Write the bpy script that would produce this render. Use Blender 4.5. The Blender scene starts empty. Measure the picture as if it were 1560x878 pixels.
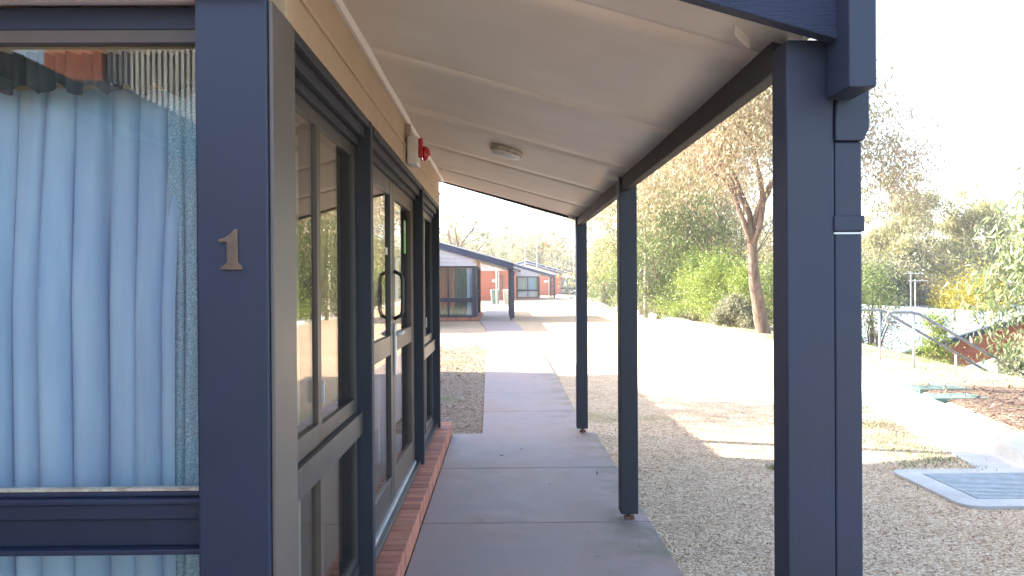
import bpy, bmesh, math, random
import numpy as np
from mathutils import Vector, Matrix
S = bpy.context.scene
COL = S.collection
R = math.radians
random.seed(7)
HAZE = .0009

# ------------------------------------------------------------------ materials
MATS = {}
def newmat(name):
    m = bpy.data.materials.new(name); m.use_nodes = True
    nt = m.node_tree; nt.nodes.clear()
    MATS[name] = m
    return m, nt
def N(nt, typ, **kw):
    n = nt.nodes.new(typ)
    for k, v in kw.items():
        if k.startswith('i_'):
            n.inputs[k[2:].replace('_', ' ')].default_value = v
        else:
            setattr(n, k, v)
    return n
def L(nt, a, b): nt.links.new(a, b)
def ramp(nt, fac, stops):
    r = nt.nodes.new('ShaderNodeValToRGB')
    while len(r.color_ramp.elements) < len(stops): r.color_ramp.elements.new(0.5)
    for e, (p, c) in zip(r.color_ramp.elements, stops):
        e.position = p; e.color = (*c, 1)
    nt.links.new(fac, r.inputs[0]); return r.outputs[0]
def coords(nt, scale=(1, 1, 1), kind='Object'):
    tc = nt.nodes.new('ShaderNodeTexCoord'); mp = nt.nodes.new('ShaderNodeMapping')
    mp.inputs['Scale'].default_value = scale
    nt.links.new(tc.outputs[kind], mp.inputs[0]); return mp.outputs[0]
def noise(nt, vec, scale, detail=4, rough=.55):
    n = nt.nodes.new('ShaderNodeTexNoise'); n.inputs['Scale'].default_value = scale
    n.inputs['Detail'].default_value = detail; n.inputs['Roughness'].default_value = rough
    nt.links.new(vec, n.inputs['Vector']); return n.outputs[0]
def mixc(nt, fac, a, b, mode='MIX'):
    m = nt.nodes.new('ShaderNodeMix'); m.data_type = 'RGBA'; m.blend_type = mode
    for s, v in ((m.inputs[0], fac), (m.inputs[6], a), (m.inputs[7], b)):
        if hasattr(v, 'links'): nt.links.new(v, s)
        elif isinstance(v, (int, float)): s.default_value = v
        else: s.default_value = (*v, 1)
    return m.outputs[2]
def bump(nt, height, strength=.3, dist=.01, normal=None):
    b = nt.nodes.new('ShaderNodeBump'); b.inputs['Strength'].default_value = strength
    b.inputs['Distance'].default_value = dist; nt.links.new(height, b.inputs['Height'])
    if normal is not None: nt.links.new(normal, b.inputs['Normal'])
    return b.outputs[0]
def finish(nt, color, rough=.6, metallic=0, normal=None, spec=.5):
    p = nt.nodes.new('ShaderNodeBsdfPrincipled'); o = nt.nodes.new('ShaderNodeOutputMaterial')
    for s, v in (('Base Color', color), ('Roughness', rough)):
        if hasattr(v, 'links'): nt.links.new(v, p.inputs[s])
        elif isinstance(v, (int, float)): p.inputs[s].default_value = v
        else: p.inputs[s].default_value = (*v, 1)
    p.inputs['Metallic'].default_value = metallic
    p.inputs['Specular IOR Level'].default_value = spec
    if normal is not None: nt.links.new(normal, p.inputs['Normal'])
    nt.links.new(p.outputs[0], o.inputs[0]); return p

def paint(name, c1, c2, rough=.5, grain=(30, 30, 2), bstr=.25, bdist=.002, blot=4, metallic=0):
    m, nt = newmat(name)
    v = coords(nt); g = coords(nt, grain)
    big = noise(nt, v, blot, 5); fine = noise(nt, g, 8, 5, .65)
    col = ramp(nt, big, [(.35, c1), (.7, c2)])
    d = ramp(nt, noise(nt, v, 45, 3), [(.66, (1, 1, 1)), (.80, (.72, .70, .68))])
    col = mixc(nt, .5, col, d, 'MULTIPLY')
    rr = nt.nodes.new('ShaderNodeMapRange'); rr.inputs[3].default_value = rough - .1; rr.inputs[4].default_value = rough + .15
    nt.links.new(big, rr.inputs[0])
    finish(nt, col, rr.outputs[0], metallic, bump(nt, fine, bstr, bdist))
    return m
paint('blue_timber', (.0082, .0155, .039), (.012, .021, .050), .5, (26, 26, 1.2), .22, .003)
paint('blue_rough_beam', (.016, .028, .07), (.028, .044, .10), .6, (3, 26, 26), 1.0, .012)
paint('dark_timber', (.010, .013, .023), (.016, .020, .032), .55, (26, 26, 1.2), .5, .003)
paint('dark_beam', (.020, .018, .019), (.034, .03, .028), .65, (26, 1.5, 26), .8, .006)
paint('grey_aluminium', (.040, .036, .035), (.058, .052, .05), .38, (1, 1, 1), .05, .0005)
paint('warm_grey', (.095, .076, .066), (.12, .098, .085), .45, (1, 1, 1), .05, .0005)
paint('brown_frame', (.075, .052, .04), (.105, .075, .056), .45, (20, 20, 1), .2, .001)
paint('cream_wall', (.45, .335, .215), (.52, .39, .255), .6, (1, 1, 1), .1, .002)
paint('cream_soffit', (.75, .65, .52), (.86, .78, .66), .5, (2, 2, 2), .2, .003, 1.6)
paint('white_trim', (.78, .72, .62), (.84, .78, .70), .5, (1, 1, 1), .1, .001)
paint('olive_jamb', (.26, .20, .115), (.31, .24, .14), .5, (20, 20, 1), .2, .001)
paint('white_plastic', (.62, .58, .52), (.72, .68, .62), .35, (1, 1, 1), .05, .001)
paint('lens_plastic', (.70, .68, .64), (.78, .76, .72), .3, (1, 1, 1), .03, .0005)
paint('aged_rim', (.30, .24, .17), (.58, .50, .40), .5, (1, 1, 1), .1, .001, 30)
paint('bronze', (.11, .082, .065), (.18, .135, .105), .38, (3, 3, 3), .3, .001, 25, .75)
paint('galvanised', (.42, .45, .46), (.56, .58, .60), .42, (1, 1, 1), .1, .001, 14, .7)
paint('rail_steel', (.16, .17, .18), (.24, .25, .26), .45, (1, 1, 1), .1, .001, 14, .5)
paint('rusty_steel', (.10, .04, .02), (.20, .08, .04), .75, (1, 1, 1), .4, .002, 40)
paint('black_plastic', (.012, .012, .014), (.02, .02, .022), .4, (1, 1, 1), .05, .001)
paint('green_bin_plastic', (.13, .20, .16), (.17, .25, .19), .5, (1, 1, 1), .1, .001)
paint('cream_bin_plastic', (.50, .50, .40), (.58, .58, .46), .5, (1, 1, 1), .1, .001)
paint('green_sticker', (.12, .45, .10), (.16, .52, .12), .4, (1, 1, 1), .02, .001)
paint('interior_wall', (.70, .56, .34), (.76, .62, .38), .8, (1, 1, 1), .05, .001)
paint('interior_carpet', (.06, .06, .07), (.09, .09, .1), .9, (1, 1, 1), .3, .002)
paint('tank_green', (.10, .17, .14), (.14, .22, .17), .6, (1, 1, 1), .1, .001)
paint('grey_stair', (.36, .35, .33), (.46, .45, .42), .8, (1, 1, 1), .3, .003)

m, nt = newmat('red_lens')
p = finish(nt, (.45, .008, .012), .12)
p.inputs['Coat Weight'].default_value = .6

# weatherboards lavender white
paint('lavender_board', (.50, .46, .48), (.58, .54, .55), .6, (1, 1, 1), .15, .001)

# bricks
def brick_mat(name, k=1):
    m, nt = newmat(name)
    tc = nt.nodes.new('ShaderNodeTexCoord'); sp = nt.nodes.new('ShaderNodeSeparateXYZ')
    nt.links.new(tc.outputs['Object'], sp.inputs[0])
    a = nt.nodes.new('ShaderNodeMath'); a.operation = 'ADD'
    nt.links.new(sp.outputs[0], a.inputs[0]); nt.links.new(sp.outputs[1], a.inputs[1])
    cb = nt.nodes.new('ShaderNodeCombineXYZ'); nt.links.new(a.outputs[0], cb.inputs[0]); nt.links.new(sp.outputs[2], cb.inputs[1])
    b = nt.nodes.new('ShaderNodeTexBrick'); nt.links.new(cb.outputs[0], b.inputs['Vector'])
    b.inputs['Scale'].default_value = 1; b.inputs['Brick Width'].default_value = .24; b.inputs['Row Height'].default_value = .086
    b.inputs['Mortar Size'].default_value = .006; b.inputs['Mortar Smooth'].default_value = .2
    b.inputs['Color1'].default_value = (.50, .125, .055, 1); b.inputs['Color2'].default_value = (.40, .095, .045, 1)
    b.inputs['Mortar'].default_value = (.34, .22, .16, 1); b.inputs['Bias'].default_value = 0
    n = noise(nt, tc.outputs['Object'], 9, 5)
    col = mixc(nt, .35, b.outputs[0], ramp(nt, n, [(.3, (.75, .7, .7)), (.7, (1.15, 1.1, 1.05))]), 'MULTIPLY')
    inv = nt.nodes.new('ShaderNodeMath'); inv.operation = 'SUBTRACT'; inv.inputs[0].default_value = 1
    nt.links.new(b.outputs['Fac'], inv.inputs[1])
    finish(nt, col, .85, 0, bump(nt, inv.outputs[0], .5, .006))
brick_mat('brickwork')
# single brick (ledge) : colour changes from brick to brick, geometry is modelled
m, nt = newmat('ledge_brick')
geo = nt.nodes.new('ShaderNodeNewGeometry')
v = coords(nt)
base = ramp(nt, geo.outputs['Random Per Island'], [(0, (.30, .11, .08)), (.35, (.42, .15, .09)), (.7, (.48, .19, .12)), (1, (.38, .15, .11))])
col = mixc(nt, .6, base, ramp(nt, noise(nt, v, 30, 6, .7), [(.3, (.7, .66, .64)), (.7, (1.2, 1.15, 1.1))]), 'MULTIPLY')
finish(nt, col, .7, 0, bump(nt, noise(nt, v, 160, 4, .7), .5, .003))
m, nt = newmat('mortar')
v = coords(nt)
finish(nt, ramp(nt, noise(nt, v, 60, 4), [(.3, (.13, .095, .075)), (.7, (.22, .17, .14))]), .9, 0, bump(nt, noise(nt, v, 200, 3), .5, .003))

# concrete path
m, nt = newmat('path_concrete')
v = coords(nt, kind='Object')
big = noise(nt, v, .9, 6, .6); mid = noise(nt, v, 5, 6, .65); fin = noise(nt, v, 140, 4, .7)
geo = nt.nodes.new('ShaderNodeNewGeometry')
c = ramp(nt, big, [(.3, (.27, .175, .14)), (.5, (.265, .20, .19)), (.7, (.225, .185, .195))])
c = mixc(nt, .35, c, ramp(nt, mid, [(.3, (.78, .74, .72)), (.65, (1.12, 1.1, 1.08))]), 'MULTIPLY')
c = mixc(nt, .35, c, ramp(nt, geo.outputs['Random Per Island'], [(0, (.85, .86, .9)), (1, (1.1, 1.05, 1.02))]), 'MULTIPLY')
# brown-green stains towards the outer edge where water drips off the roof
sp = nt.nodes.new('ShaderNodeSeparateXYZ'); L(nt, v, sp.inputs[0])
mr = nt.nodes.new('ShaderNodeMapRange'); mr.inputs[1].default_value = .35; mr.inputs[2].default_value = .85
L(nt, sp.outputs[0], mr.inputs[0])
mu = nt.nodes.new('ShaderNodeMath'); mu.operation = 'MULTIPLY'; L(nt, mr.outputs[0], mu.inputs[0])
L(nt, ramp(nt, noise(nt, v, 2.6, 5, .7), [(.42, (0, 0, 0)), (.62, (1, 1, 1))]), mu.inputs[1])
c = mixc(nt, mu.outputs[0], c, (.135, .115, .07))
spk = ramp(nt, noise(nt, v, 26, 2), [(.70, (0, 0, 0)), (.74, (1, 1, 1))])
c = mixc(nt, spk, c, (.10, .09, .085))
rgh = ramp(nt, mid, [(.3, (.58, .58, .58)), (.7, (.75, .75, .75))])
finish(nt, c, rgh, 0, bump(nt, fin, .35, .003))
m, nt = newmat('kerb_concrete')
v = coords(nt)
c = ramp(nt, noise(nt, v, 2.2, 6, .65), [(.3, (.34, .33, .31)), (.7, (.48, .47, .44))])
c = mixc(nt, .4, c, ramp(nt, noise(nt, v, 40, 4), [(.3, (.75, .75, .75)), (.7, (1.1, 1.1, 1.1))]), 'MULTIPLY')
finish(nt, c, .85, 0, bump(nt, noise(nt, v, 120, 4, .7), .5, .004))

# gravel
def gravel(name, stops, patch, patchcol, big=1.0, dark=(.5, .46, .42)):
    m, nt = newmat(name)
    v = coords(nt)
    vo = nt.nodes.new('ShaderNodeTexVoronoi'); vo.inputs['Scale'].default_value = 75 * big; L(nt, v, vo.inputs['Vector'])
    vo2 = nt.nodes.new('ShaderNodeTexVoronoi'); vo2.inputs['Scale'].default_value = 190 * big; L(nt, v, vo2.inputs['Vector'])
    sep = nt.nodes.new('ShaderNodeSeparateColor'); L(nt, vo.outputs['Color'], sep.inputs[0])
    c = ramp(nt, sep.outputs[0], stops)
    sep2 = nt.nodes.new('ShaderNodeSeparateColor'); L(nt, vo2.outputs['Color'], sep2.inputs[0])
    c = mixc(nt, .45, c, ramp(nt, sep2.outputs[1], [(0, (.55, .5, .45)), (.5, (1, 1, 1)), (1, (1.25, 1.2, 1.15))]), 'MULTIPLY')
    edge = ramp(nt, vo.outputs['Distance'], [(.25, (1, 1, 1)), (.75, dark)])
    c = mixc(nt, .5, c, edge, 'MULTIPLY')
    c = mixc(nt, .6, c, ramp(nt, noise(nt, v, .35, 6, .6), [(.3, (.78, .74, .70)), (.7, (1.1, 1.1, 1.1))]), 'MULTIPLY')
    c = mixc(nt, .5, c, ramp(nt, noise(nt, v, 3.1, 6, .7), [(.32, (.70, .66, .60)), (.6, (1.05, 1.05, 1.05))]), 'MULTIPLY')
    pm = ramp(nt, noise(nt, v, patch, 7, .7), [(.56, (0, 0, 0)), (.68, (1, 1, 1))])
    c = mixc(nt, pm, c, mixc(nt, sep.outputs[1], patchcol, tuple(x * 1.6 for x in patchcol)))
    inv = nt.nodes.new('ShaderNodeMath'); inv.operation = 'SUBTRACT'; inv.inputs[0].default_value = 1; L(nt, vo.outputs['Distance'], inv.inputs[1])
    n1 = bump(nt, inv.outputs[0], .8, .012)
    n2 = bump(nt, noise(nt, v, 7, 4), .5, .05, n1)
    finish(nt, c, .9, 0, n2, .25)
gravel('tan_gravel', [(0, (.30, .20, .12)), (.3, (.54, .40, .26)), (.65, (.68, .53, .37)), (1, (.76, .64, .50))], .16, (.17, .17, .07))
gravel('litter_gravel', [(0, (.10, .065, .04)), (.3, (.25, .17, .115)), (.65, (.36, .27, .195)), (1, (.48, .39, .31))], .9, (.10, .14, .04), .8)
gravel('dry_bank', [(0, (.18, .12, .075)), (.3, (.38, .29, .19)), (.65, (.50, .41, .28)), (1, (.60, .52, .40))], .8, (.17, .22, .06), .6)
gravel('mulch', [(0, (.05, .03, .02)), (.3, (.12, .075, .05)), (.65, (.20, .13, .09)), (1, (.34, .26, .2))], .9, (.09, .12, .04), .5)
gravel('forest_floor', [(0, (.08, .06, .03)), (.5, (.16, .13, .07)), (1, (.24, .2, .11))], .05, (.10, .13, .05), .2)

# metal roof sheeting
m, nt = newmat('pale_roof')
v = coords(nt)
w = nt.nodes.new('ShaderNodeTexWave'); w.wave_type = 'BANDS'; w.bands_direction = 'Y'; w.inputs['Scale'].default_value = 4.1; L(nt, v, w.inputs[0])
c = ramp(nt, noise(nt, v, 1.3, 5), [(.3, (.55, .55, .55)), (.7, (.66, .66, .65))])
finish(nt, c, .4, 0, bump(nt, w.outputs[0], .8, .02))

# glass
def glass(name, tint, rough=0.0):
    m, nt = newmat(name)
    geo = nt.nodes.new('ShaderNodeNewGeometry')
    mr = nt.nodes.new('ShaderNodeMapRange'); mr.inputs[3].default_value = 1.56; mr.inputs[4].default_value = 1 / 1.56
    L(nt, geo.outputs['Backfacing'], mr.inputs[0])
    fr = nt.nodes.new('ShaderNodeFresnel'); L(nt, mr.outputs[0], fr.inputs[0])
    t = nt.nodes.new('ShaderNodeBsdfTransparent'); t.inputs[0].default_value = (*tint, 1)
    g = nt.nodes.new('ShaderNodeBsdfGlossy'); g.inputs['Roughness'].default_value = rough
    v = coords(nt)
    nb = bump(nt, noise(nt, v, 1.6, 2), .12, .004); L(nt, nb, g.inputs['Normal'])
    mx = nt.nodes.new('ShaderNodeMixShader'); L(nt, fr.outputs[0], mx.inputs[0]); L(nt, t.outputs[0], mx.inputs[1]); L(nt, g.outputs[0], mx.inputs[2])
    o = nt.nodes.new('ShaderNodeOutputMaterial'); L(nt, mx.outputs[0], o.inputs[0])
glass('window_glass', (.93, .96, .95))
glass('side_glass', (.93, .90, .84))

# curtains: cloth with some light coming through
def cloth(name, c1, c2, tl=.25):
    m, nt = newmat(name)
    v = coords(nt); fine = coords(nt, (300, 300, 60))
    c = ramp(nt, noise(nt, coords(nt, (6, 6, .6)), 3, 4), [(.3, c1), (.7, c2)])
    d = nt.nodes.new('ShaderNodeBsdfDiffuse'); L(nt, c, d.inputs[0]); t = nt.nodes.new('ShaderNodeBsdfTranslucent'); L(nt, c, t.inputs[0])
    L(nt, bump(nt, noise(nt, fine, 2, 2), .15, .001), d.inputs['Normal'])
    mx = nt.nodes.new('ShaderNodeMixShader'); mx.inputs[0].default_value = tl
    L(nt, d.outputs[0], mx.inputs[1]); L(nt, t.outputs[0], mx.inputs[2])
    o = nt.nodes.new('ShaderNodeOutputMaterial'); L(nt, mx.outputs[0], o.inputs[0])
cloth('curtain_blue', (.40, .57, .80), (.56, .72, .88))
cloth('curtain_white', (.62, .66, .62), (.70, .74, .70))
m, nt = newmat('curtain_patterned')
v = coords(nt); wv = nt.nodes.new('ShaderNodeTexVoronoi'); wv.inputs['Scale'].default_value = 34; dn_ = nt.nodes.new('ShaderNodeTexNoise'); dn_.inputs['Scale'].default_value = 30; dn_.inputs['Detail'].default_value = 4; L(nt, v, dn_.inputs['Vector']); L(nt, mixc(nt, .07, v, dn_.outputs['Color']), wv.inputs[0])
rg = nt.nodes.new('ShaderNodeMath'); rg.operation = 'SINE'; mm_ = nt.nodes.new('ShaderNodeMath'); mm_.operation = 'MULTIPLY'; mm_.inputs[1].default_value = 26
L(nt, wv.outputs['Distance'], mm_.inputs[0]); L(nt, mm_.outputs[0], rg.inputs[0])
finish(nt, ramp(nt, rg.outputs[0], [(.2, (.24, .38, .46)), (.8, (.46, .60, .68))]), .8)
cloth('curtain_heading', (.07, .075, .08), (.13, .135, .14))
cloth('curtain_green', (.10, .17, .14), (.15, .24, .20))

# bark
def bark(name, a, b, c3):
    m, nt = newmat(name)
    v = coords(nt, (1, 1, .22))
    n = noise(nt, v, 9, 6, .7)
    c = ramp(nt, n, [(.3, a), (.5, b), (.72, c3)])
    finish(nt, c, .85, 0, bump(nt, n, .7, .03))
bark('gum_bark', (.055, .036, .026), (.14, .095, .07), (.27, .20, .155))
bark('pale_bark', (.20, .16, .12), (.38, .33, .27), (.52, .48, .42))
# leaves
def leafmat(name, stops, tl=.4, sc=.6):
    m, nt = newmat(name)
    v = coords(nt); geo = nt.nodes.new('ShaderNodeNewGeometry')
    a = nt.nodes.new('ShaderNodeMath'); a.operation = 'MULTIPLY_ADD'; a.inputs[1].default_value = .55
    L(nt, geo.outputs['Random Per Island'], a.inputs[0])
    s = nt.nodes.new('ShaderNodeMath'); s.operation = 'MULTIPLY_ADD'; s.inputs[1].default_value = 1.1; s.inputs[2].default_value = -.32
    L(nt, noise(nt, v, sc, 3), s.inputs[0]); L(nt, s.outputs[0], a.inputs[2])
    c = ramp(nt, a.outputs[0], stops)
    d = nt.nodes.new('ShaderNodeBsdfPrincipled'); L(nt, c, d.inputs['Base Color']); d.inputs['Roughness'].default_value = .5
    t = nt.nodes.new('ShaderNodeBsdfTranslucent'); L(nt, c, t.inputs[0])
    mx = nt.nodes.new('ShaderNodeMixShader'); mx.inputs[0].default_value = tl
    L(nt, d.outputs[0], mx.inputs[1]); L(nt, t.outputs[0], mx.inputs[2])
    o = nt.nodes.new('ShaderNodeOutputMaterial'); L(nt, mx.outputs[0], o.inputs[0])
leafmat('leaf_pinkish', [(0, (.16, .17, .085)), (.35, (.29, .26, .14)), (.65, (.40, .29, .19)), (1, (.42, .31, .225))])
leafmat('leaf_green', [(0, (.06, .10, .03)), (.5, (.14, .19, .055)), (1, (.26, .27, .10))])
leafmat('leaf_bright', [(0, (.10, .17, .03)), (.5, (.21, .27, .05)), (1, (.36, .36, .09))])
leafmat('leaf_grey', [(0, (.12, .14, .08)), (.5, (.23, .23, .14)), (1, (.36, .33, .22))])
leafmat('leaf_olive', [(0, (.14, .15, .065)), (.5, (.30, .285, .13)), (1, (.46, .41, .22))])
leafmat('leaf_sapling', [(0, (.10, .15, .06)), (.5, (.20, .25, .11)), (1, (.38, .38, .24))])
leafmat('leaf_wattle', [(0, (.30, .26, .01)), (.5, (.48, .38, .02)), (1, (.60, .46, .03))], .3)
leafmat('leaf_litter', [(0, (.05, .03, .02)), (.5, (.14, .09, .06)), (1, (.30, .22, .15))], .05)
leafmat('grass_blade', [(0, (.06, .10, .02)), (.5, (.12, .17, .04)), (1, (.22, .22, .09))], .3)

# ------------------------------------------------------------------ mesh builder
class MB:
    def __init__(s): s.v = []; s.f = []
    def box(s, x0, x1, y0, y1, z0, z1):
        return s.hexa([(x0, y0, z0), (x1, y0, z0), (x1, y1, z0), (x0, y1, z0), (x0, y0, z1), (x1, y0, z1), (x1, y1, z1), (x0, y1, z1)])
    def hexa(s, p):
        b = len(s.v); s.v += [tuple(q) for q in p]
        s.f += [tuple(b + i for i in q) for q in ((3, 2, 1, 0), (4, 5, 6, 7), (0, 1, 5, 4), (1, 2, 6, 5), (2, 3, 7, 6), (3, 0, 4, 7))]
        return s
    def prism(s, pts, axis, a, b):
        """extrude 2D outline between a and b on an axis ('x','y','z')"""
        def mk(p, t): return {'x': (t, p[0], p[1]), 'y': (p[0], t, p[1]), 'z': (p[0], p[1], t)}[axis]
        n = len(pts); o = len(s.v)
        s.v += [mk(p, a) for p in pts] + [mk(p, b) for p in pts]
        s.f.append(tuple(o + i for i in range(n))[::-1]); s.f.append(tuple(o + n + i for i in range(n)))
        for i in range(n):
            j = (i + 1) % n; s.f.append((o + i, o + j, o + n + j, o + n + i))
        return s
    def tube(s, pts, rad, n=10, cap=True):
        pts = [Vector(p) for p in pts]
        if not hasattr(rad, '__len__'): rad = [rad] * len(pts)
        o = len(s.v); prev = None
        for i, p in enumerate(pts):
            d = (pts[min(i + 1, len(pts) - 1)] - pts[max(i - 1, 0)]).normalized()
            if prev is None:
                a = d.orthogonal().normalized()
            else:
                a = (prev - d * prev.dot(d)).normalized()
            prev = a; b = d.cross(a)
            for k in range(n):
                t = 2 * math.pi * k / n
                s.v.append(tuple(p + (a * math.cos(t) + b * math.sin(t)) * rad[i]))
        for i in range(len(pts) - 1):
            for k in range(n):
                l = (k + 1) % n
                s.f.append((o + i * n + k, o + i * n + l, o + (i + 1) * n + l, o + (i + 1) * n + k))
        if cap:
            s.f.append(tuple(o + k for k in range(n))[::-1]); e = o + (len(pts) - 1) * n
            s.f.append(tuple(e + k for k in range(n)))
        return s
    def build(s, name, mat, parent=None, org=None, smooth=False, bevel=0, fixn=False):
        me = bpy.data.meshes.new(name)
        if org is None: org = parent.get('_o', (0, 0, 0)) if parent else (0, 0, 0)
        me.from_pydata([(a - org[0], b - org[1], c - org[2]) for a, b, c in s.v], [], s.f)
        if fixn:
            bm = bmesh.new(); bm.from_mesh(me); bmesh.ops.recalc_face_normals(bm, faces=bm.faces); bm.to_mesh(me); bm.free()
        me.materials.append(MATS[mat])
        if smooth:
            me.polygons.foreach_set('use_smooth', [True] * len(me.polygons))
        o = bpy.data.objects.new(name, me); COL.objects.link(o)
        if parent: o.parent = parent
        else: o.location = org
        if bevel:
            b = o.modifiers.new('bevel', 'BEVEL'); b.width = bevel; b.segments = 2; b.limit_method = 'ANGLE'
        return o
def tag(o, label=None, cat=None, group=None, kind=None):
    if label: o['label'] = label
    if cat: o['category'] = cat
    if group: o['group'] = group
    if kind: o['kind'] = kind
    return o
ORG = {}
def empty(name, loc, label, cat, group=None):
    o = bpy.data.objects.new(name, None); COL.objects.link(o); o.location = loc
    o['_o'] = tuple(loc); o.empty_display_size = .2
    return tag(o, label, cat, group)
def copy_tree(o, parent=None):
    c = o.copy(); COL.objects.link(c); c.parent = parent
    for ch in list(o.children): copy_tree(ch, c)
    return c

# ------------------------------------------------------------------ terrain
def smooth(a, b, x):
    t = np.clip((x - a) / (b - a), 0, 1); return t * t * (3 - 2 * t)
def kerbx(y):
    y = np.asarray(y, dtype=float)
    return np.where(y < 10, 3.0 + .18 * y, 4.8 + 2.0 * (1 - np.exp(-(np.maximum(y, 10) - 10) / 12)))
def ground_z(x, y):
    x = np.asarray(x, dtype=float); y = np.asarray(y, dtype=float)
    u = x - kerbx(np.minimum(y, 200))
    drop = -4.6 * smooth(2.4, 9.5, u) - .12 * smooth(.4, 3.0, u)
    rise = .10 * smooth(.16, .34, u)
    d = np.hypot(x, y)
    hill = 8 * smooth(110, 330, d) * (.75 + .25 * np.sin(np.arctan2(x, y) * 6 + 1)) + 14 * smooth(330, 700, d)
    bumps = .05 * np.sin(x * .9 + 1.3) * np.sin(y * .7) * smooth(.5, 3, u) + .35 * np.sin(x * .13) * np.cos(y * .11) * smooth(8, 30, u)
    return rise + drop + hill * 1.0 + bumps
def gz(x, y): return float(ground_z(x, y))

us = np.unique(np.concatenate([np.linspace(-700, -60, 18), np.linspace(-60, -12, 17), np.linspace(-12, -.5, 24), np.array([0, .16, .25, .34, .6]),
                               np.linspace(1, 24, 70), np.linspace(26, 90, 30), np.linspace(100, 700, 40)]))
ys = np.unique(np.concatenate([np.linspace(-60, -5, 12), np.linspace(-5, 60, 110), np.linspace(62, 160, 45), np.linspace(170, 900, 50)]))
U, Y = np.meshgrid(us, ys); X = kerbx(np.minimum(Y, 200)) + U; Z = ground_z(X, Y)
nx, ny = len(us), len(ys)
def grid_obj(name, mat, sel):
    b = MB(); idx = {}
    def vi(i, j):
        if (i, j) not in idx: idx[(i, j)] = len(b.v); b.v.append((float(X[j, i]), float(Y[j, i]), float(Z[j, i])))
        return idx[(i, j)]
    for j in range(ny - 1):
        for i in range(nx - 1):
            if sel((us[i] + us[i + 1]) / 2, (ys[j] + ys[j + 1]) / 2):
                b.f.append((vi(i, j), vi(i + 1, j), vi(i + 1, j + 1), vi(i, j + 1)))
    o = b.build(name, mat, smooth=True); tag(o, kind='structure'); return o
isfar = lambda u, y: (u * u + y * y) > 130 ** 2
grid_obj('gravel_ground', 'tan_gravel', lambda u, y: u < .2 and not isfar(u, y))
grid_obj('bank', 'dry_bank', lambda u, y: u > .2 and u < 26 and not isfar(u, y))
grid_obj('hillside', 'forest_floor', lambda u, y: isfar(u, y) or u >= 26)

# leaf-littered gravel bed left of the path
b = MB()
ysb = np.linspace(7.75, 19.5, 30)
pl = lambda y: np.interp(y, [7.8, 17.4, 25.5, 32], [-.205, -.36, -.51, -.93])
pr = lambda y: np.interp(y, [7.8, 14.9, 25.5, 32], [.80, .82, .64, .43])
for i in range(len(ysb) - 1):
    y0, y1 = ysb[i], ysb[i + 1]; o = len(b.v)
    b.v += [(-6, y0, .012), (float(pl(y0)) - .005, y0, .012), (float(pl(y1)) - .005, y1, .012), (-6, y1, .012)]
    b.f.append((o, o + 1, o + 2, o + 3))
tag(b.build('garden_bed', 'litter_gravel'), kind='structure')

# paths
b = MB()
jw = [-6.7, -5.25, -3.8, -2.35, -.9, .5, 1.96, 3.41, 4.86, 6.31, 7.79]
for a, c in zip(jw, jw[1:]): b.box(-.486, .872, a + .005, c - .005, -.08, .035)
jn = [7.79, 9.15, 10.75, 12.5, 14.6, 16.6, 18.7, 20.9, 23.2, 25.5, 27.8, 30.0, 32.1]
for a, c in zip(jn, jn[1:]):
    a += .005; c -= .005
    b.hexa([(float(pl(a)), a, -.08), (float(pr(a)), a, -.08), (float(pr(c)), c, -.08), (float(pl(c)), c, -.08),
            (float(pl(a)), a, .03), (float(pr(a)), a, .03), (float(pr(c)), c, .03), (float(pl(c)), c, .03)])
for k in range(4): b.box(-.93, .44, 32.105 + k * 1.45, 32.105 + (k + 1) * 1.45 - .01, -.08, .032)
for k in range(14): b.box(-.93, .44, 37.91 + k * 2.4, 37.91 + (k + 1) * 2.4 - .01, -.08, .03)
tag(b.build('path', 'path_concrete', bevel=.006), kind='structure')

# kerb with its shallow channel
b = MB(); kys = np.concatenate([np.arange(-20, 30, .6), np.arange(30, 120, 3)])
prof = [(-.48, -.05), (-.48, .012), (-.18, -.004 + .012), (-.15, .03), (-.12, .12), (-.02, .135), (.17, .135), (.20, .11), (.20, -.05)]
secs = []
for y in kys:
    x = float(kerbx(y)); secs.append([(x + px_, float(y), pz) for px_, pz in prof])
o = 0
for s_ in secs: b.v += s_
n = len(prof)
for i in range(len(secs) - 1):
    for k in range(n - 1):
        b.f.append((i * n + k, i * n + k + 1, (i + 1) * n + k + 1, (i + 1) * n + k))
tag(b.build('kerb', 'kerb_concrete', smooth=False, fixn=True), kind='structure')
o = bpy.data.objects['kerb']

# ------------------------------------------------------------------ the accommodation unit
SL = .28
def ceil_z(x): return 2.45 - SL * (x + .58)
UN = (-.6, 2.1, 0)
u1 = empty('accommodation_unit', UN, 'nearest unit, its blue corner column numbered 1, with cream porch soffit', 'building', 'accommodation units along the path')
G = 'accommodation units along the path'
def bx(name, mat, x0, x1, y0, y1, z0, z1, parent=u1, bevel=.003):
    return MB().box(x0, x1, y0, y1, z0, z1).build(name, mat, parent, org=UN, bevel=bevel)
# corner column + side posts
bx('column', 'blue_timber', -.77, -.588, 2.07, 2.225, .148, 2.175, bevel=.006)
o = bx('corner_strip', 'warm_grey', -.587, -.576, 2.078, 2.30, .15, 2.168); bx('corner_strip', 'warm_grey', -.66, -.5875, 2.2265, 2.30, .15, 2.168); 
for (y0, y1, w) in ((3.60, 3.715, .575), (5.94, 6.04, .575), (7.46, 7.565, .575)):
    b = MB().box(-.70, -w, y0, y1 - .05, .15, 2.168).box(-.70, -w - .012, y1 - .049, y1, .15, 2.168)
    b.build('wall_post', 'dark_timber', u1, org=UN, bevel=.003)
# jamb boards (cream, facing the camera)
bx('jamb', 'brown_frame', -.71, -.643, 5.85, 5.935, .20, 2.052)

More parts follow.
